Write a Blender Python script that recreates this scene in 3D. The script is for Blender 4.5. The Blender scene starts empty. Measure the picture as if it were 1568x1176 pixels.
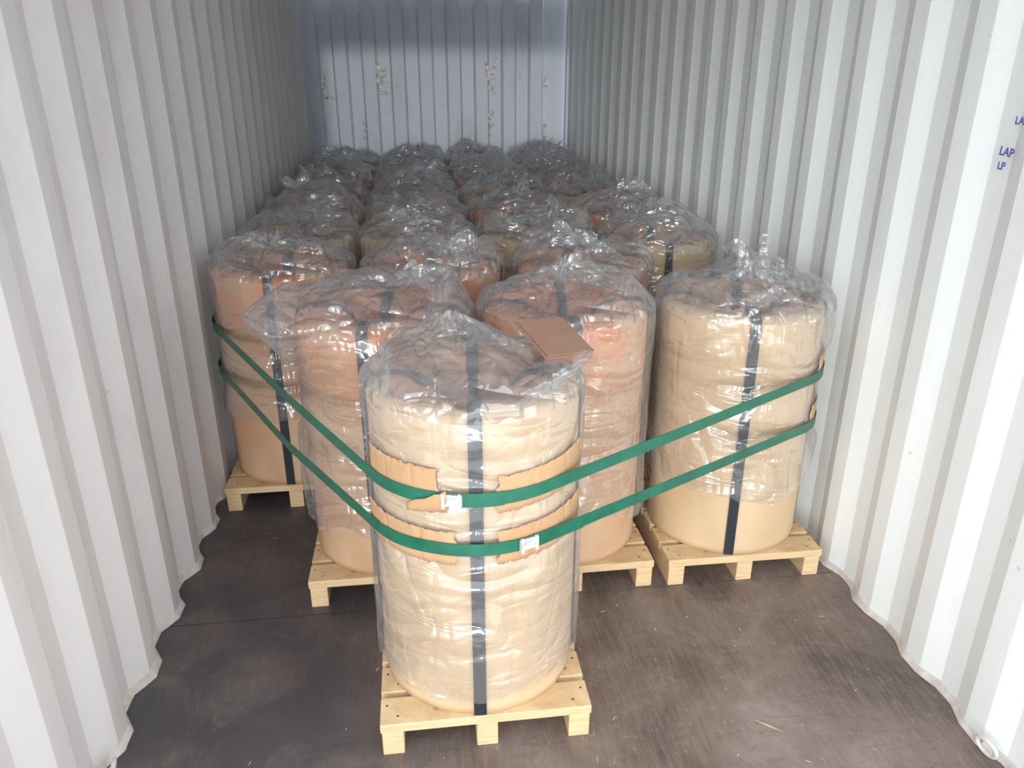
import bpy, bmesh, math, random
from mathutils import Vector, Matrix, noise
random.seed(7)
S = bpy.context.scene
S.view_settings.view_transform = 'Standard'
S.view_settings.gamma = 1.12
COL = S.collection
pi = math.pi

# ------------------------------------------------------------ materials
def mat(name):
    m = bpy.data.materials.new(name); m.use_nodes = True
    nt = m.node_tree
    b = nt.nodes['Principled BSDF']
    return m, nt, b
def N(nt, t, **kw):
    n = nt.nodes.new(t)
    for k, v in kw.items():
        if k in n.inputs: n.inputs[k].default_value = v
        else: setattr(n, k, v)
    return n
def coords(nt, scale=(1,1,1), which='Object', rot=(0,0,0)):
    tc = N(nt, 'ShaderNodeTexCoord'); mp = N(nt, 'ShaderNodeMapping')
    mp.inputs['Scale'].default_value = scale; mp.inputs['Rotation'].default_value = rot
    nt.links.new(tc.outputs[which], mp.inputs[0]); return mp.outputs[0]
def ramp(nt, fac, stops):
    r = N(nt, 'ShaderNodeValToRGB'); e = r.color_ramp.elements
    while len(e) < len(stops): e.new(0.5)
    for i, (p, c) in enumerate(stops):
        e[i].position = p; e[i].color = (*c, 1)
    nt.links.new(fac, r.inputs[0]); return r.outputs[0]
def noise_tex(nt, vec, scale, detail=6, rough=.6, dist=0):
    n = N(nt, 'ShaderNodeTexNoise'); n.inputs['Scale'].default_value = scale
    n.inputs['Detail'].default_value = detail; n.inputs['Roughness'].default_value = rough
    n.inputs['Distortion'].default_value = dist
    nt.links.new(vec, n.inputs['Vector']); return n.outputs['Fac']
def math_n(nt, op, a, b=None):
    n = N(nt, 'ShaderNodeMath', operation=op)
    for i, v in enumerate((a, b)):
        if v is None: continue
        if isinstance(v, (int, float)): n.inputs[i].default_value = v
        else: nt.links.new(v, n.inputs[i])
    return n.outputs[0]
def bump(nt, b, h, strength, dist=.01):
    bp = N(nt, 'ShaderNodeBump'); bp.inputs['Strength'].default_value = strength
    bp.inputs['Distance'].default_value = dist
    nt.links.new(h, bp.inputs['Height'])
    if b: nt.links.new(bp.outputs[0], b.inputs['Normal'])
    return bp.outputs[0]
def mixc(nt, fac, a, bcol, mode='MIX'):
    m = N(nt, 'ShaderNodeMix'); m.data_type = 'RGBA'; m.blend_type = mode
    if isinstance(fac, float): m.inputs[0].default_value = fac
    else: nt.links.new(fac, m.inputs[0])
    for s, v in ((6, a), (7, bcol)):
        if isinstance(v, tuple): m.inputs[s].default_value = (*v, 1)
        else: nt.links.new(v, m.inputs[s])
    return m.outputs[2]

def simple(name, c1, c2, scale=8, rough=.6, bs=.1, vs=(1,1,1), metal=0):
    m, nt, b = mat(name)
    v = coords(nt, vs); f = noise_tex(nt, v, scale)
    nt.links.new(ramp(nt, f, [(.3, c1), (.7, c2)]), b.inputs['Base Color'])
    b.inputs['Roughness'].default_value = rough; b.inputs['Metallic'].default_value = metal
    if bs: bump(nt, b, f, bs)
    return m

def wall_mat(name, base, dirt):
    m, nt, b = mat(name)
    v = coords(nt, (1, 1, .35)); f = noise_tex(nt, v, 5, 8, .65)
    c = ramp(nt, f, [(.30, dirt), (.50, base), (1, base)])
    f2 = noise_tex(nt, coords(nt), 30, 4, .6)
    c = mixc(nt, ramp(nt, f2, [(.70, (0, 0, 0)), (.76, (.5, .5, .5))]), c, (.36, .31, .27))
    f3 = noise_tex(nt, coords(nt, (1, .5, 7)), 5, 6, .7, .5)
    c = mixc(nt, ramp(nt, f3, [(.66, (0, 0, 0)), (.74, (.3, .3, .3))]), c, (.48, .45, .43))
    nt.links.new(c, b.inputs['Base Color'])
    b.inputs['Roughness'].default_value = .5
    bump(nt, b, noise_tex(nt, coords(nt), 60, 3), .05)
    return m
M_wl = wall_mat('wall_paint_warm_dimmed', (.70, .67, .665), (.62, .58, .57))  # off-white paint, base colour darkened to stand for the less lit side
M_wr = wall_mat('wall_paint_white_lit', (.87, .905, .895), (.82, .84, .83))  # same off-white paint, the brighter light on this side put into its colour
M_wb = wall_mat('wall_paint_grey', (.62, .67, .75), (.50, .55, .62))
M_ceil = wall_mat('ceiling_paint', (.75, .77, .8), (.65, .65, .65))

def floor_mat():
    m, nt, b = mat('floor_plywood')
    f = noise_tex(nt, coords(nt), 2.1, 10, .68, .6)
    c = ramp(nt, f, [(.34, (.07, .048, .042)), (.46, (.13, .092, .076)), (.56, (.185, .14, .118)), (.70, (.29, .24, .21))])
    g = noise_tex(nt, coords(nt, (26, 2.2, 1)), 3, 6, .7, .6)
    c = mixc(nt, ramp(nt, g, [(.42, (0,0,0)), (.72, (.5,.5,.5))]), c, (.27, .21, .175))
    g2 = noise_tex(nt, coords(nt, (2.2, 9, 1)), 3, 7, .75, 1.5)
    c = mixc(nt, ramp(nt, g2, [(.54, (0,0,0)), (.66, (.4,.4,.4))]), c, (.06, .042, .036))
    k = noise_tex(nt, coords(nt, (30, 9, 1)), 2.2, 3, .5, 2)
    c = mixc(nt, ramp(nt, k, [(.66, (0,0,0)), (.71, (.5,.5,.5))]), c, (.40, .36, .33))
    k2 = noise_tex(nt, coords(nt, (6, 22, 1), rot=(0, 0, .6)), 2.0, 4, .6, 2)
    c = mixc(nt, ramp(nt, k2, [(.65, (0,0,0)), (.71, (.35,.35,.35))]), c, (.38, .33, .30))
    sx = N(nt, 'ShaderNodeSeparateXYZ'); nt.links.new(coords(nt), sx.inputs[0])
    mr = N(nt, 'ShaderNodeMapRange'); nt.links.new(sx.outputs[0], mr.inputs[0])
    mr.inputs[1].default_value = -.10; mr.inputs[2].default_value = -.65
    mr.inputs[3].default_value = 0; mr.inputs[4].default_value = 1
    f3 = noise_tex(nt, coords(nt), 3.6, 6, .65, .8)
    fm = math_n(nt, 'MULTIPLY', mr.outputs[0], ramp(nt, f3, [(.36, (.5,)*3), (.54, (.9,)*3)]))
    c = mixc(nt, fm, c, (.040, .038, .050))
    nt.links.new(c, b.inputs['Base Color'])
    nt.links.new(ramp(nt, f, [(.3, (.38,)*3), (.7, (.6,)*3)]), b.inputs['Roughness'])
    bump(nt, b, g, .2, .004)
    return m
M_floor = floor_mat()

def wood_mat():
    m, nt, b = mat('pine_wood')
    f = noise_tex(nt, coords(nt, (1.5, 1.5, 30)), 6, 5, .6, .8)
    c = ramp(nt, f, [(.3, (.56, .36, .17)), (.6, (.72, .52, .29)), (.8, (.78, .61, .39))])
    kn = noise_tex(nt, coords(nt, (1, 1, 1)), 22, 1, .5)
    c = mixc(nt, ramp(nt, kn, [(.74, (0,0,0)), (.80, (.7,.7,.7))]), c, (.28, .14, .06))
    nt.links.new(c, b.inputs['Base Color']); b.inputs['Roughness'].default_value = .65
    return m
M_wood = wood_mat()
def paper_mat(name, a, b2, c3, bs=.15, top=None):
    m, nt, b = mat(name)
    f = noise_tex(nt, coords(nt), 3.2, 4, .5, .5)
    c = ramp(nt, f, [(.3, a), (.5, b2), (.75, c3)])
    if top:   # copper-tinted paper towards the top of the roll
        sx = N(nt, 'ShaderNodeSeparateXYZ'); nt.links.new(coords(nt), sx.inputs[0])
        mr = N(nt, 'ShaderNodeMapRange'); nt.links.new(sx.outputs[2], mr.inputs[0])
        mr.inputs[1].default_value = .72; mr.inputs[2].default_value = .98
        mr.inputs[3].default_value = 0; mr.inputs[4].default_value = 1
        f4 = noise_tex(nt, coords(nt), 4.5, 3, .5, .5)
        c = mixc(nt, math_n(nt, 'MULTIPLY', mr.outputs[0], ramp(nt, f4, [(.42, (.1,)*3), (.56, (.85,)*3)])), c, top)
    nt.links.new(c, b.inputs['Base Color'])
    b.inputs['Roughness'].default_value = .55
    h = math_n(nt, 'ABSOLUTE', math_n(nt, 'SUBTRACT', noise_tex(nt, coords(nt, (1, 1, .8)), 4, 2, .5, .6), .5))
    bump(nt, b, h, bs, .04)
    return m
M_paper = paper_mat('kraft_paper', (.53, .36, .20), (.61, .43, .25), (.67, .49, .31), .15)
M_paper_r = paper_mat('kraft_paper_reddish', (.53, .27, .14), (.58, .36, .21), (.63, .44, .28), .15, (.70, .23, .09))
M_top = paper_mat('folded_paper_top', (.26, .12, .075), (.44, .24, .15), (.64, .39, .24), .35)
M_top_r = paper_mat('folded_copper_top', (.30, .10, .05), (.55, .22, .11), (.78, .40, .22), .35)
M_card = simple('corrugated_cardboard', (.44, .25, .12), (.54, .32, .165), 7, .9, .15)
M_card2 = simple('cardboard_red_brown', (.27, .14, .09), (.34, .19, .125), 12, .7)
M_cardedge = simple('cardboard_edge', (.55, .38, .24), (.66, .48, .32), 30, .9)
M_black = simple('black_strap', (.006, .010, .014), (.016, .022, .028), 30, .35)
M_green = simple('green_strap', (.0, .085, .045), (.003, .14, .078), 14, .35, .05)
M_clip = simple('white_buckle', (.35, .35, .33), (.7, .7, .68), 60, .4)
M_seal = simple('sealant', (.46, .40, .36), (.70, .67, .64), 20, .8)
M_steel = simple('painted_steel', (.6, .59, .57), (.78, .77, .75), 20, .5)
M_ink = simple('purple_ink', (.06, .05, .30), (.12, .11, .42), 50, .6)
M_dark = simple('dark_gap', (.01, .01, .01), (.02, .02, .02), 10, .9)
M_res = simple('tape_residue', (.12, .13, .15), (1, 1, 1), 30, .4, .4)
M_ground = simple('yard_concrete', (.5, .5, .48), (.62, .61, .59), 2, .9)
M_debris = simple('wood_splinter', (.5, .42, .3), (.65, .55, .38), 20, .7)

def film_mat(name, hz, gz, bd, fs, w2):
    m = bpy.data.materials.new(name); m.use_nodes = True
    nt = m.node_tree; nt.nodes.clear()
    out = N(nt, 'ShaderNodeOutputMaterial')
    tr = N(nt, 'ShaderNodeBsdfTransparent'); tr.inputs[0].default_value = (.985, .988, .99, 1)
    gl = N(nt, 'ShaderNodeBsdfGlossy'); gl.inputs['Roughness'].default_value = .15
    gl.inputs[0].default_value = (.95, .96, .97, 1)
    df = N(nt, 'ShaderNodeBsdfDiffuse'); df.inputs[0].default_value = (.84, .86, .89, 1)
    tl = N(nt, 'ShaderNodeBsdfTranslucent'); tl.inputs[0].default_value = (.84, .86, .89, 1)
    f = noise_tex(nt, coords(nt, (1, 1, 1.7), rot=(.5, .4, 0)), 3.4*fs, 1.2, .5, .9)
    f2 = noise_tex(nt, coords(nt, (2.2, 1, .6), rot=(-.4, .3, .5)), 7*fs, 1.2, .5, .9)
    f3 = noise_tex(nt, coords(nt, (.6, 1, 2.2), rot=(.6, -.5, .2)), 8*fs, 1.2, .5, .7)
    def ridge(x, w): return math_n(nt, 'MULTIPLY', math_n(nt, 'ABSOLUTE', math_n(nt, 'SUBTRACT', x, .5)), w)
    h = math_n(nt, 'ADD', math_n(nt, 'ADD', ridge(f, 1), ridge(f2, w2)), ridge(f3, w2))
    nb = bump(nt, None, h, 1.0, bd)
    for s in (gl, df, tl): nt.links.new(nb, s.inputs['Normal'])
    lw = N(nt, 'ShaderNodeLayerWeight'); lw.inputs[0].default_value = .30
    nt.links.new(nb, lw.inputs['Normal'])
    def rng(a, b_):
        mr = N(nt, 'ShaderNodeMapRange'); nt.links.new(lw.outputs['Facing'], mr.inputs[0])
        mr.inputs[3].default_value = a; mr.inputs[4].default_value = b_; return mr.outputs[0]
    haze = N(nt, 'ShaderNodeMixShader'); haze.inputs[0].default_value = .5
    nt.links.new(df.outputs[0], haze.inputs[1]); nt.links.new(tl.outputs[0], haze.inputs[2])
    m1 = N(nt, 'ShaderNodeMixShader'); nt.links.new(rng(*hz), m1.inputs[0])
    nt.links.new(tr.outputs[0], m1.inputs[1]); nt.links.new(haze.outputs[0], m1.inputs[2])
    m2 = N(nt, 'ShaderNodeMixShader'); nt.links.new(rng(*gz), m2.inputs[0])
    nt.links.new(m1.outputs[0], m2.inputs[1]); nt.links.new(gl.outputs[0], m2.inputs[2])
    nt.links.new(m2.outputs[0], out.inputs[0])
    return m
M_film = film_mat('clear_plastic_film', (.08, .34), (.10, .38), .085, 1.0, .24)
M_film2 = film_mat('crumpled_plastic_film', (.13, .42), (.15, .48), .11, 1.1, .34)

# ------------------------------------------------------------ helpers
def obj(name, me, parent=None, loc=(0,0,0), rot=(0,0,0)):
    o = bpy.data.objects.new(name, me); COL.objects.link(o)
    o.location = loc; o.rotation_euler = rot
    if parent: o.parent = parent
    return o
def mesh(name, verts, faces, mats, midx=None, smooth=False):
    me = bpy.data.meshes.new(name); me.from_pydata(verts, [], faces)
    for m in (mats if isinstance(mats, list) else [mats]): me.materials.append(m)
    if midx: me.polygons.foreach_set('material_index', midx)
    if smooth: me.polygons.foreach_set('use_smooth', [True]*len(me.polygons))
    me.update(); return me
def box(V, F, c, s, jit=0):
    i = len(V); x, y, z = c; a, b, d = s[0]/2, s[1]/2, s[2]/2
    for dz in (-d, d):
        for dx, dy in ((-a,-b),(a,-b),(a,b),(-a,b)):
            V.append((x+dx, y+dy, z+dz))
    F += [(i,i+3,i+2,i+1),(i+4,i+5,i+6,i+7),(i,i+1,i+5,i+4),(i+1,i+2,i+6,i+5),(i+2,i+3,i+7,i+6),(i+3,i,i+4,i+7)]
def ribbon(pts, wdir, norms, w, th):
    V, F = [], []
    n = len(pts)
    for p, wd, nn in zip(pts, wdir, norms):
        p = Vector(p); wd = Vector(wd).normalized()*w/2; nn = Vector(nn).normalized()*th
        V += [tuple(p-wd), tuple(p+wd), tuple(p+wd+nn), tuple(p-wd+nn)]
    for i in range(n-1):
        a, b = 4*i, 4*i+4
        for k in range(4):
            F.append((a+k, a+(k+1)%4, b+(k+1)%4, b+k))
    F += [(3,2,1,0), (4*n-4,4*n-3,4*n-2,4*n-1)]
    return V, F

WX, Y0, Y1, H = 1.175, 1.02, 7.50, 2.39
# ------------------------------------------------------------ shell
def corr_profile(a, b, pitch=.278, depth=.036, phase=0.0, fi=.07, sl=.068, fo=.072):
    pts = [(a, depth)]; s = a + .02 + phase
    while s + pitch < b - .01:
        pts += [(s, depth), (s+sl, 0), (s+sl+fi, 0), (s+2*sl+fi, depth)]
        s += pitch
    pts.append((b, depth)); return pts
def corr_wall(name, side, m, depth):
    prof = corr_profile(Y0, Y1, phase=.03, depth=depth)
    V, F = [], []
    for s, d in prof:
        x = side*(WX+d)
        V += [(x, s, 0), (x, s, H)]
    for i in range(len(prof)-1):
        a = 2*i
        F.append((a, a+2, a+3, a+1) if side > 0 else (a, a+1, a+3, a+2))
    o = obj(name, mesh(name, V, F, m))
    md = o.modifiers.new('s', 'SOLIDIFY'); md.thickness = .003; md.offset = -1
    bv = o.modifiers.new('b', 'BEVEL'); bv.width = .010; bv.segments = 3; bv.limit_method = 'ANGLE'; bv.angle_limit = math.radians(12)
    return prof
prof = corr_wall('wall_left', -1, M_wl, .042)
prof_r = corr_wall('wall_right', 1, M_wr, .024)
V, F = [], []
pr = corr_profile(-WX-.036, WX+.036, pitch=.25, depth=.04, fi=.105, sl=.02, phase=-.0)
for s, d in pr: V += [(s, Y1+d, 0), (s, Y1+d, H)]
for i in range(len(pr)-1):
    a = 2*i; F.append((a, a+1, a+3, a+2))
o = obj('wall_back', mesh('wall_back', V, F, M_wb))
V, F = [], []
for s, d in corr_profile(Y0, Y1, pitch=.21, depth=.02, fi=.09, sl=.02): V += [(-WX-.036, s, H+d), (WX+.036, s, H+d)]
for i in range(len(V)//2-1):
    a = 2*i; F.append((a, a+1, a+3, a+2))
o = obj('ceiling', mesh('ceiling', V, F, M_ceil)); 
V, F = [], []
ys = [Y0, 2.21, 3.43, 4.65, 5.87, Y1+.04]; xs = [-WX-.034, WX+.034]
for i in range(len(ys)-1):
    for j in range(len(xs)-1):
        g = .005
        box(V, F, ((xs[j]+xs[j+1])/2, (ys[i]+ys[i+1])/2, -.014), (xs[j+1]-xs[j]-g, ys[i+1]-ys[i]-g, .028))
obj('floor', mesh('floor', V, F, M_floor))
V, F = [], []
box(V, F, (0, (Y0+Y1)/2, -.06), (2*WX+.1, Y1-Y0+.1, .06)); obj('floor_underframe', mesh('u', V, F, M_dark))
V, F = [], []
box(V, F, (0, 0, -.35), (60, 60, .1)); obj('ground', mesh('ground', V, F, M_ground))
for i, sx in enumerate((-1, 1)):
    V, F = [], []
    box(V, F, (sx*(WX+.02), Y0-.05, H/2), (.12, .10, H))
    obj('trim_%d' % (i+1), mesh('post', V, F, M_steel))
    V, F = [], []
    box(V, F, (sx*(WX+.01), Y1-.02, H/2), (.06, .07, H))
    obj('trim_%d' % (i+3), mesh('post', V, F, M_wb))
V, F = [], []
box(V, F, (0, Y0-.05, H-.03), (2*WX-.08, .1, .12)); obj('trim_5', mesh('header', V, F, M_steel))
for nm, side, pf in (('baseboard_left', -1, prof), ('baseboard_right', 1, prof_r)):
    V, F = [], []
    P = []
    for (s, d), (s2, d2) in zip(pf, pf[1:]):
        for k in range(4):
            t = k/4; P.append((s+(s2-s)*t, d+(d2-d)*t))
    for s, d in P:
        n1 = noise.noise(Vector((s*9, side, 0)))*.007
        x = side*(WX+d)
        V += [(x, s, .024+n1), (x-side*(.006), s, .021+n1), (x-side*(.016+n1), s, .0015)]
    for i in range(len(P)-1):
        a = 3*i
        for k in (0, 1): F.append((a+k, a+3+k, a+4+k, a+1+k))
    obj(nm, mesh(nm, V, F, M_seal, smooth=True))

# ------------------------------------------------------------ pallets
def pallet_mesh():
    V, F = [], []
    W = .575
    for x in (-.255, 0, .255): box(V, F, (x, 0, .04), (.058, W-.01, .08))
    for i in range(5):
        y = -W/2+.05+i*(W-.1)/4
        box(V, F, (0, y, .0945), (W, .098, .028))
    me = mesh('wooden_pallet', V, F, M_wood)
    bm = bmesh.new(); bm.from_mesh(me)
    bmesh.ops.bevel(bm, geom=bm.edges[:], offset=.002, segments=1, affect='EDGES')
    for x in (-.27, -.24, .24, .27):
        for i in range(5):
            y = -W/2+.05+i*(W-.1)/4
            r = bmesh.ops.create_circle(bm, cap_ends=True, radius=.0035, segments=8, matrix=Matrix.Translation((x, y+(.02 if abs(x) > .25 else -.02), .1092)))
            for v in r['verts']:
                for f in v.link_faces: f.material_index = 1
    bm.to_mesh(me); bm.free(); me.materials.append(M_dark); return me
PM = pallet_mesh()
ZB, ZT, R = .1095, .99, .280

def crease(p, f, o=3):
    a, s = 0, 0
    amp = 1
    for i in range(o):
        a += amp*(1-2.6*abs(noise.noise(p*f+Vector((i*7.3, 1.7*i, 0))))); s += amp
        f *= 2.1; amp *= .55
    return a/s

def body_mesh(seed, red):
    nA = 160; V, F, MI = [], [], []
    prof = []
    for i in range(40): prof.append((R, ZB+(ZT-.03-ZB)*i/39, 0))
    for i in range(1, 6):
        a = i/5*pi/2; prof.append((R-.035*(1-math.cos(a)), ZT-.03+.03*math.sin(a), 0))
    for i in range(1, 21):
        t = i/20; prof.append((R-.035-(R-.035-.10)*t, ZT-.04*t**1.2, 1))
    for i in range(1, 8): prof.append((.10-.01*i/7, ZT-.04-.25*i/7, 1))
    for j, (r, z, k) in enumerate(prof):
        for i in range(nA):
            th = 2*pi*i/nA
            q = Vector((math.cos(th)*3+seed*5, math.sin(th)*3, z*2.2))
            rr, zz = r, z
            if k == 0:
                rr += .0035*noise.noise(q*.8) + .0012*crease(q, .8, 2) - .0035
                if z > .94: zz += .006*noise.noise(Vector((math.cos(th)*6, math.sin(th)*6, seed)))
            else:
                t = max(0, min(1, (R-.035-r)/(R-.135)))
                ph = noise.noise(Vector((math.cos(th)*2, math.sin(th)*2, seed)))*3
                env = math.sin(pi*min(1, t+.05))
                zz += (.018*abs(math.sin(8*th+ph+t*4))+.035*noise.noise(Vector((math.cos(th)*r*12, math.sin(th)*r*12, seed*2)))+.014*crease(Vector((math.cos(th)*r, math.sin(th)*r, seed)), 9, 2))*env-.010*env
                rr += .012*t*math.sin(9*th+ph)
            V.append((rr*math.cos(th), rr*math.sin(th), min(zz, ZT+.007)))
    n = len(prof)
    for j in range(n-1):
        for i in range(nA):
            F.append((j*nA+i, j*nA+(i+1) % nA, (j+1)*nA+(i+1) % nA, (j+1)*nA+i)); MI.append(prof[j+1][2])
    F.append(tuple((n-1)*nA+i for i in range(nA))); MI.append(1)
    F.append(tuple(reversed(range(nA)))); MI.append(0)
    return mesh('paper_roll', V, F, [M_paper_r if red else M_paper, M_top_r if red else M_top], MI, True)

def strap_mesh():
    V, F = [], []
    for az in (-90, 180, 0, 90):
        a = math.radians(az); d = Vector((math.cos(a), math.sin(a), 0)); w = Vector((-d.y, d.x, 0))
        rz = [(R+.004, .1115)] + [(R+.004, ZB+.03+(ZT-.03-ZB-.03)*i/14) for i in range(15)]
        rz += [(R+.004-.035*(1-math.cos(q)), ZT-.03+.036*math.sin(q)) for q in (.5, 1.0, 1.5)]
        rz += [(.20, ZT+.009), (.14, ZT-.002), (.095, ZT-.03), (.085, ZT-.12), (.085, ZT-.24)]
        pts, nn = [], []
        for i, (r, z) in enumerate(rz): pts.append(d*r + Vector((0, 0, z)))
        for i in range(len(pts)):
            t = pts[min(i+1, len(pts)-1)]-pts[max(i-1, 0)]
            nn.append(w.cross(t).normalized())
        v, f = ribbon(pts, [w]*len(pts), nn, .034, .0015)
        o = len(V); V += v; F += [tuple(o+q for q in ff) for ff in f]
    return mesh('black_straps', V, F, M_black)
SM = strap_mesh()

def bag_mesh(seed, zb=.3, tent=.07, tail=.12, bulge=0, baz=180, nA=110, nz=34, nr=26, off=(0, 0), tilt=(0.3, 0),
             loose=.014, snug=None, tailr=.07, flaps=(), crump=1.35):
    V, F, MI = [], [], []
    prof = []
    for i in range(nz): prof.append(('s', i/(nz-1)))
    for i in range(1, nr+1): prof.append(('t', i/nr))
    baz = math.radians(baz)
    for kind, t in prof:
        for i in range(nA):
            th = 2*pi*i/nA; c, s = math.cos(th), math.sin(th)
            edge = zb + .06*noise.noise(Vector((c*1.5, s*1.5, seed)))+.014*noise.noise(Vector((c*7, s*7, seed)))
            edge = max(edge, .135)
            dd = math.atan2(math.sin(th-baz), math.cos(th-baz))
            if kind == 's':
                z = edge+(ZT-edge)*t
                q = Vector((c*1.1+seed*3+z*.5, s*1.1, z*1.1+c*.6))
                am = 1
                if snug:
                    lo, hi_ = snug; am = max(0, min(1, max((lo-z)/.06, (z-hi_)/.05)))
                wv = .3+.55*max(0, crease(q, 1.5, 3))+.7*abs(noise.noise(Vector((c*2.2, s*2.2, z*1.2+seed))))
                r = R+.0085+am*loose*wv
                if bulge and z > .84: r += bulge*math.exp(-(dd/.7)**2)*((z-.84)/.16)**.8
                V.append((r*c, r*s, z))
            else:
                rn = 1-t; r = max(.012, (R+.0085+loose*.7)*rn)
                if bulge: r += bulge*math.exp(-(dd/.7)**2)*rn
                x = r*c+off[0]*t; y = r*s+off[1]*t
                q = Vector((x, y, seed*2.7+t*.1))
                env = min(1, t*5)*(1 if t < .93 else .4)
                z = ZT+.012+.02*math.sin(min(1, t*5)*pi/2)+tent*t**1.2
                z += crump*env*(.034*crease(q, 3.4, 4)+.06*noise.noise(Vector((x*4, y*4, seed)))+.014*abs(math.sin(5*th+seed+t*3)))
                z = max(z, ZT+.012+.006*crease(q, 12, 2)*env)
                V.append((x, y, z))
    n = len(prof)
    base = Vector((off[0], off[1], ZT+.02+tent))
    nt_ = 18
    for j in range(1, nt_+1):
        t = j/nt_
        cen = base + Vector((tilt[0]*tail*t**1.5, tilt[1]*tail*t**1.5, tail*(t-.35*t*t)))
        for i in range(nA):
            th = 2*pi*i/nA; c, s = math.cos(th), math.sin(th)
            r = .018+tailr*t**.6*(.6+.35*math.sin(3*th+seed*2+2.5*t)+.7*noise.noise(Vector((c*1.8, s*1.8, seed+t*1.1)))+.25*crease(Vector((c, s, t+seed)), 1.8, 3))
            dz = .09*t*noise.noise(Vector((c*1.3+9, s*1.3, seed)))
            a2 = seed*1.3
            lx, ly = r*c*1.2, r*s*.4
            V.append(tuple(cen+Vector((lx*math.cos(a2)-ly*math.sin(a2), lx*math.sin(a2)+ly*math.cos(a2), dz))))
    n += nt_
    for j in range(n-1):
        for i in range(nA):
            F.append((j*nA+i, j*nA+(i+1) % nA, (j+1)*nA+(i+1) % nA, (j+1)*nA+i)); MI.append(0 if j < nz-2 else 1)
    for fi_, (a0, a1, rf, hf, lean, pk) in enumerate(flaps):
        nu, nv = 50, 26; b = len(V)
        for u in range(nu+1):
            uu = u/nu; a = math.radians(a0+(a1-a0)*uu)
            prof_h = (uu/pk if uu < pk else (1-uu)/(1-pk))
            hh = hf*max(0, prof_h)**.7*(1+.3*noise.noise(Vector((uu*4, seed, fi_))))
            for v in range(nv+1):
                vv = v/nv
                q = Vector((uu*1.6, vv*.8, seed+fi_*3))
                r = rf+lean*hh*vv+.035*vv*crease(q, 1.6, 3)+.015*math.sin(uu*11+seed)*vv
                V.append((r*math.cos(a), r*math.sin(a), ZT+.012+hh*vv+.01*crease(q, 3, 2)*vv))
        for u in range(nu):
            for v in range(nv):
                k0 = b+u*(nv+1)+v; F.append((k0, k0+nv+1, k0+nv+2, k0+1)); MI.append(1)
    return mesh('plastic_bag', V, F, [M_film, M_film2], MI, True)

shared_b = [body_mesh(i, i % 2) for i in range(4)]
rf = random.Random(3)
shared_f = []
for i in range(6):
    fl = [(a, a+rf.uniform(90, 150), rf.uniform(.16, .24), rf.uniform(.07, .13), rf.uniform(-1.0, .2), rf.uniform(.3, .7)) for a in (rf.uniform(0, 120), rf.uniform(180, 300))]
    shared_f.append(bag_mesh(20+i*3.3, zb=.35, tent=.03+.015*i, tail=.05+.02*(i % 3), nA=110, nz=20, nr=34, off=(.06*math.cos(i*2), .06*math.sin(i*2)),
        tilt=(math.cos(i*1.7)*.8, math.sin(i*1.7)*.8), tailr=.07, flaps=fl))

def coil(x, y, body, bag, rot=0, brot=None):
    e = bpy.data.objects.new('wrapped_coil', None); COL.objects.link(e)
    e.location = (x, y, 0); e.empty_display_size = .2
    r = math.radians(rot)
    obj('paper_roll', body, e, rot=(0, 0, r))
    obj('black_straps', SM, e, rot=(0, 0, r))
    obj('plastic_bag', bag, e, rot=(0, 0, r if brot is None else math.radians(brot)))
    obj('wooden_pallet', PM, None, (x, y, 0), (0, 0, math.radians(random.uniform(-.6, .6))))
    return e

FR = (-.175, 1.870); A = (-.435, 2.53); B = (.195, 2.50); C = (.825, 2.49); D = (-.855, 3.22)
hi = dict(nA=220, nz=80, nr=80)
coil(*FR, body_mesh(11, 0), bag_mesh(1, zb=.17, tent=.07, tail=.04, off=(-.04, .12), tilt=(-.6, .2), snug=(.60, .88), tailr=.03, loose=.010, crump=1.0,
     flaps=((-75, -8, .262, .09, .25, .62), (120, 215, .27, .12, -.9, .5)), **hi), -4, 0)
coil(*A, body_mesh(12, 1), bag_mesh(2, zb=.27, tent=.04, tail=.05, bulge=.14, baz=200, off=(.10, .08), tilt=(.8, 0), snug=(.62, .80), loose=.03, tailr=.05, crump=1.15,
     flaps=((-60, 40, .24, .11, -.3, .5),), **hi), -10, 0)
coil(*B, body_mesh(13, 1), bag_mesh(3, zb=.25, tent=.04, tail=.13, off=(.0, .05), tilt=(.2, .2), loose=.024, tailr=.05, crump=1.15,
     flaps=((10, 110, .22, .09, -.6, .5),), **hi), -4, 0)
coil(*C, body_mesh(14, 0), bag_mesh(4, zb=.36, tent=.05, tail=.15, off=(.02, -.02), tilt=(-.1, .3), snug=(.55, .82), loose=.028, tailr=.075, crump=1.15,
     flaps=((-130, -55, .17, .08, .4, .6), (-10, 90, .24, .09, -.4, .5)), **hi), -14, 0)
coil(*D, body_mesh(15, 1), bag_mesh(5, zb=.40, tent=.04, tail=.07, off=(-.05, 0), tilt=(-.5, .3), snug=(.5, .84), loose=.016, crump=1.15,
     flaps=((110, 230, .24, .09, -.5, .5),), **hi), -3, 0)
coil(-.235, 3.14, body_mesh(16, 1), bag_mesh(6, zb=.40, tent=.04, tail=.09, off=(.07, -.05), tailr=.08, flaps=((-110, -10, .2, .15, -.2, .6), (60, 160, .22, .1, -.5, .5)), **hi), 3, 0)
coil(.385, 3.12, body_mesh(17, 1), bag_mesh(7, zb=.40, tent=.04, tail=.09, off=(-.02, -.05), tilt=(-.4, .2), tailr=.08, flaps=((-120, -40, .2, .10, -.2, .5), (60, 160, .22, .1, -.5, .5)), **hi), 8, 0)
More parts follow.
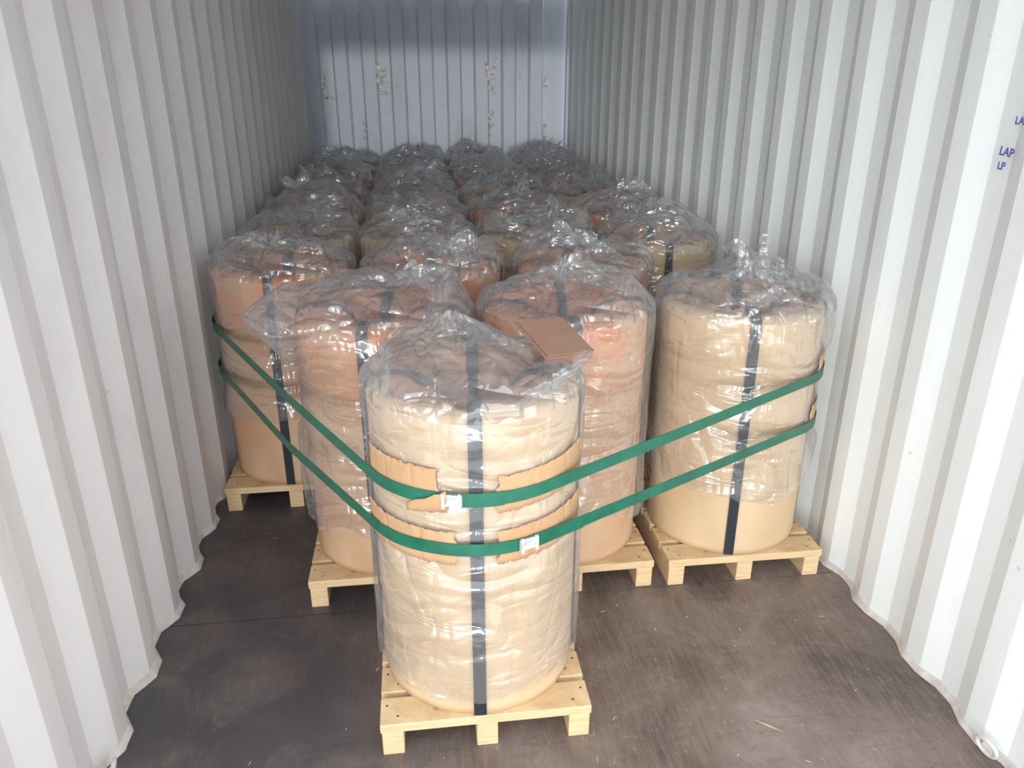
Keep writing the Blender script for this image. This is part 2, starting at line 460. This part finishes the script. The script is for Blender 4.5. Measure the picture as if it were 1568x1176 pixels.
cols = [(-.855, [3.84, 4.45, 5.07, 5.70, 6.36, 7.02]), (-.285, [3.76, 4.38, 5.0, 5.64, 6.30, 6.96]),
        (.285, [3.75, 4.42, 5.06, 5.70, 6.37, 7.05]), (.855, [3.60, 4.33, 4.98, 5.62, 6.28, 6.95])]
k = 0
for x, yl in cols:
    for y in yl:
        coil(x, y, shared_b[k % 4], shared_f[(k*5+k//6) % 6], random.uniform(-12, 12), random.uniform(0, 360)); k += 1

# ------------------------------------------------------------ green lashing straps
def hull(pts):
    pts = sorted(pts)
    def half(P):
        h = []
        for p in P:
            while len(h) > 1 and (h[-1][0]-h[-2][0])*(p[1]-h[-2][1])-(h[-1][1]-h[-2][1])*(p[0]-h[-2][0]) <= 0: h.pop()
            h.append(p)
        return h
    a, b = half(pts), half(reversed(pts)); return a[:-1]+b[:-1]
rs = R+.0165
cs = []
for (x, y) in (FR, A, B, C, D, (-.855, 3.84), (-.285, 3.76), (.285, 3.75), (.855, 3.60)):
    for i in range(120):
        t = 2*pi*i/120; cs.append((x+rs*math.cos(t), y+rs*math.sin(t)))
hp = hull(cs)
loop = []
for i in range(len(hp)):
    p, q = Vector(hp[i]), Vector(hp[(i+1) % len(hp)])
    n = max(1, int((q-p).length/.03))
    for j in range(n): loop.append(p+(q-p)*j/n)
loop.append(loop[0])
def zU(y): return .785-.022*min(1, max(0, (y-1.6)/.7))
def zL(y): return .645-.072*min(1, max(0, (y-1.6)/.75))
def nearest(px, py):
    return min(range(len(loop)), key=lambda i: (loop[i]-Vector((px, py))).length)
for zf, bx in ((zU, -.26), (zL, -.06)):
    pts, nn = [], []
    for i, p in enumerate(loop):
        tg = loop[(i+1) % len(loop)]-loop[i-1]
        if i in (0, len(loop)-1): tg = loop[1]-loop[-2]
        tg.normalize()
        pts.append((p.x, p.y, zf(p.y))); nn.append((tg.y, -tg.x, 0))
    v, f = ribbon(pts, [(0, 0, 1)]*len(pts), nn, .034, .002)
    g = obj('green_lashing_strap', mesh('green_lashing_strap', v, f, M_green))
    i0 = nearest(bx, 1.58)
    seg = range(i0, i0+9)
    v, f = ribbon([Vector(pts[i])+Vector(nn[i])*.002 for i in seg], [(0, 0, 1)]*9, [nn[i] for i in seg], .037, .002)
    obj('strap_overlap', mesh('ov', v, f, M_green), g)
    V, F = [], []
    box(V, F, (0, 0, 0), (.05, .006, .030)); box(V, F, (-.020, -.004, 0), (.008, .006, .040)); box(V, F, (.020, -.004, 0), (.008, .006, .040)); box(V, F, (0, -.004, .004), (.02, .005, .008))
    n0 = nn[i0]
    obj('buckle', mesh('buckle', V, F, M_clip), g, Vector(pts[i0])+Vector(n0)*.006, (0, 0, math.atan2(n0[1], n0[0])+pi/2))

def card(c, a0, a1, z0, z1, name='cardboard_protector', seed=0, tz=0, folds=(.33, .7)):
    n = 60; V, F = [], []
    for i in range(n+1):
        for j in range(7):
            t = j/6
            a = math.radians(a0+(a1-a0)*i/n)
            if i in (0, n): a += .07*noise.noise(Vector((j*2.3, i, seed)))
            e = .005*noise.noise(Vector((i*.25, j*3, seed)))+(.004*noise.noise(Vector((i*1.1, j*3, seed)))) if j in (0, 6) else 0
            r = R+.0122+.0012*noise.noise(Vector((i*.3, t*2, seed)))
            for fd in folds:
                r -= .0022*math.exp(-((i/n-fd)/.012)**2)
            if t == 1: r += .005*abs(noise.noise(Vector((i*.12, 4, seed))))
            V.append((c[0]+r*math.cos(a), c[1]+r*math.sin(a), z0+(z1-z0)*t+e+tz*i/n))
    for i in range(n):
        for j in range(6): a = i*7+j; F.append((a, a+7, a+8, a+1))
    o = obj(name, mesh(name, V, F, [M_card, M_cardedge], smooth=True))
    md = o.modifiers.new('s', 'SOLIDIFY'); md.thickness = .0028; md.offset = 0; md.material_offset_rim = 1
card(FR, -158, -112, .770, .862, seed=1, tz=-.004); card(FR, -84, -26, .742, .838, seed=2, tz=.016)
card(FR, -165, -104, .598, .690, seed=3); card(FR, -84, -26, .596, .690, seed=4, tz=.012)
card(C, -45, 12, .735, .83, seed=5); card(C, -47, 12, .560, .65, seed=6)
V, F = [], []
n = 8
for i in range(n+1):
    for j in range(4):
        a = math.radians(-128+2.6*i); t = j/3
        r = R+.019+.010*t*(i/n)
        V.append((FR[0]+r*math.cos(a), FR[1]+r*math.sin(a), .738+.014*i/n+t*(.02+.040*i/n)+.006*noise.noise(Vector((i*.9, j, 3)))))
for i in range(n):
    for j in range(3): a = i*4+j; F.append((a, a+4, a+5, a+1))
o = obj('cardboard_protector', mesh('torn_card', V, F, [M_card, M_cardedge], smooth=True))
md = o.modifiers.new('s', 'SOLIDIFY'); md.thickness = .0028; md.offset = 1; md.material_offset_rim = 1
V, F = [], []
box(V, F, (0, 0, 0), (.145, .18, .004)); box(V, F, (.004, -.006, .006), (.138, .175, .004)); box(V, F, (0, -.091, -.008), (.14, .004, .02))
obj('cardboard_sheet', mesh('cardboard_sheet', V, F, M_card2), None, (FR[0]+.215, FR[1]+.03, 1.070), (math.radians(14), math.radians(4), math.radians(20)))

# ------------------------------------------------------------ wall marks, ring, debris
def patch(name, org, ax, ay, w, h, m, seed):
    V, F = [(0, 0, 0)], []
    n = 34
    for i in range(n):
        t = 2*pi*i/n; k = .75+.8*noise.noise(Vector((math.cos(t)*3, math.sin(t)*3, seed)))
        c, s = math.cos(t), math.sin(t); q = max(abs(c), abs(s))
        V.append((c/q*w/2*k, s/q*h/2*k, 0))
    V = [tuple(Vector(org)+Vector(ax)*v[0]+Vector(ay)*v[1]) for v in V]
    for i in range(n): F.append((0, 1+i, 1+(i+1) % n))
    return obj(name, mesh(name, V, F, m))
yb = Y1-.004
for i, (x, z, w, h) in enumerate(((-1.03, 1.60, .06, .22), (-1.0, 1.50, .13, .03), (-.52, 1.68, .10, .22), (-.50, 1.54, .13, .04), (.47, 1.66, .10, .30), (.47, 1.30, .07, .26), (.98, 1.62, .06, .10), (.97, 1.2, .04, .16), (-.70, 1.22, .04, .18))):
    patch('tape_residue', (x, yb, z), (1, 0, 0), (0, 0, 1), w, h, M_res, i*3.1)
def text(s, loc, rot, size):
    cu = bpy.data.curves.new('ink', 'FONT'); cu.body = s; cu.size = size; cu.extrude = .0004; cu.offset = .0006
    cu.materials.append(M_ink)
    o = obj('wall_marking', cu, None, loc, rot)
text('LAF', (WX-.002, 1.825, 1.60), (pi/2, 0, -pi/2), .026)
text('LAP', (WX-.002, 1.855, 1.525), (pi/2, .08, -pi/2), .030)
text('LP', (WX-.002, 1.85, 1.49), (pi/2, 0, -pi/2), .026)
text('J', (-WX+.002, 1.655, 1.56), (pi/2, 0, pi/2), .022)
def ring(x, y):
    V, F = [], []
    n, m2 = 28, 8
    for i in range(n):
        a = 2*pi*i/n; c = Vector((0, .030*math.cos(a), .026+.026*math.sin(a)))
        d = Vector((0, math.cos(a), math.sin(a)))
        for j in range(m2):
            b = 2*pi*j/m2; V.append(tuple(c+d*.006*math.cos(b)+Vector((1, 0, 0))*.006*math.sin(b)))
    for i in range(n):
        for j in range(m2):
            F.append((i*m2+j, ((i+1) % n)*m2+j, ((i+1) % n)*m2+(j+1) % m2, i*m2+(j+1) % m2))
    box(V, F, (0.005*(1 if x > 0 else -1), 0, .012), (.012, .03, .024))
    obj('lashing_ring', mesh('lashing_ring', V, F, M_steel, smooth=False), None, (x, y, .006), (0, .25 if x < 0 else -.25, .2))
for y in (1.38, 3.0): ring(WX-.012, y)
ring(-WX+.012, 1.6)
V, F = [], []
for i in range(70):
    x, y = random.uniform(-1.1, 1.1), random.uniform(1.15, 3.0)
    a = random.uniform(0, pi); l = random.uniform(.003, .014); w = random.uniform(.001, .0025)
    if i == 0: x, y, a, l, w = .62, 1.55, -.7, .045, .004
    d = Vector((math.cos(a), math.sin(a), 0))*l; e = Vector((-math.sin(a), math.cos(a), 0))*w
    p = Vector((x, y, .0012)); b = len(V)
    V += [tuple(p-d), tuple(p+e), tuple(p+d), tuple(p-e)]; F.append((b, b+1, b+2, b+3))
obj('floor_debris', mesh('floor_debris', V, F, M_debris))

# ------------------------------------------------------------ light
w = bpy.data.worlds.new('World'); S.world = w; w.use_nodes = True
bg = w.node_tree.nodes['Background']
bg.inputs[0].default_value = (.93, .965, 1, 1); bg.inputs[1].default_value = 2.7
def sun(name, st, ang, el, az, col=(1, 1, 1)):
    l = bpy.data.lights.new(name, 'SUN'); l.energy = st; l.angle = math.radians(ang); l.color = col
    o = bpy.data.objects.new(name, l); COL.objects.link(o); o.location = (0, -3, 3)
    o.rotation_euler = (math.radians(90-el), 0, math.radians(az))
sun('sun', .55, 1.5, 3.6, -1, (1, .98, .96))
sun('soft_fill_sun', 1.75, 34, 5, -16, (.98, .99, 1))  # added second soft sun, turned to brighten the right wall

cam = bpy.data.cameras.new('camera'); cam.lens = 27.05; cam.sensor_width = 36; cam.clip_start = .05
co = bpy.data.objects.new('camera', cam); COL.objects.link(co)
co.location = (-.315, 0, 1.72); co.rotation_euler = (math.radians(67.9), 0, math.radians(-7.4))
S.camera = co
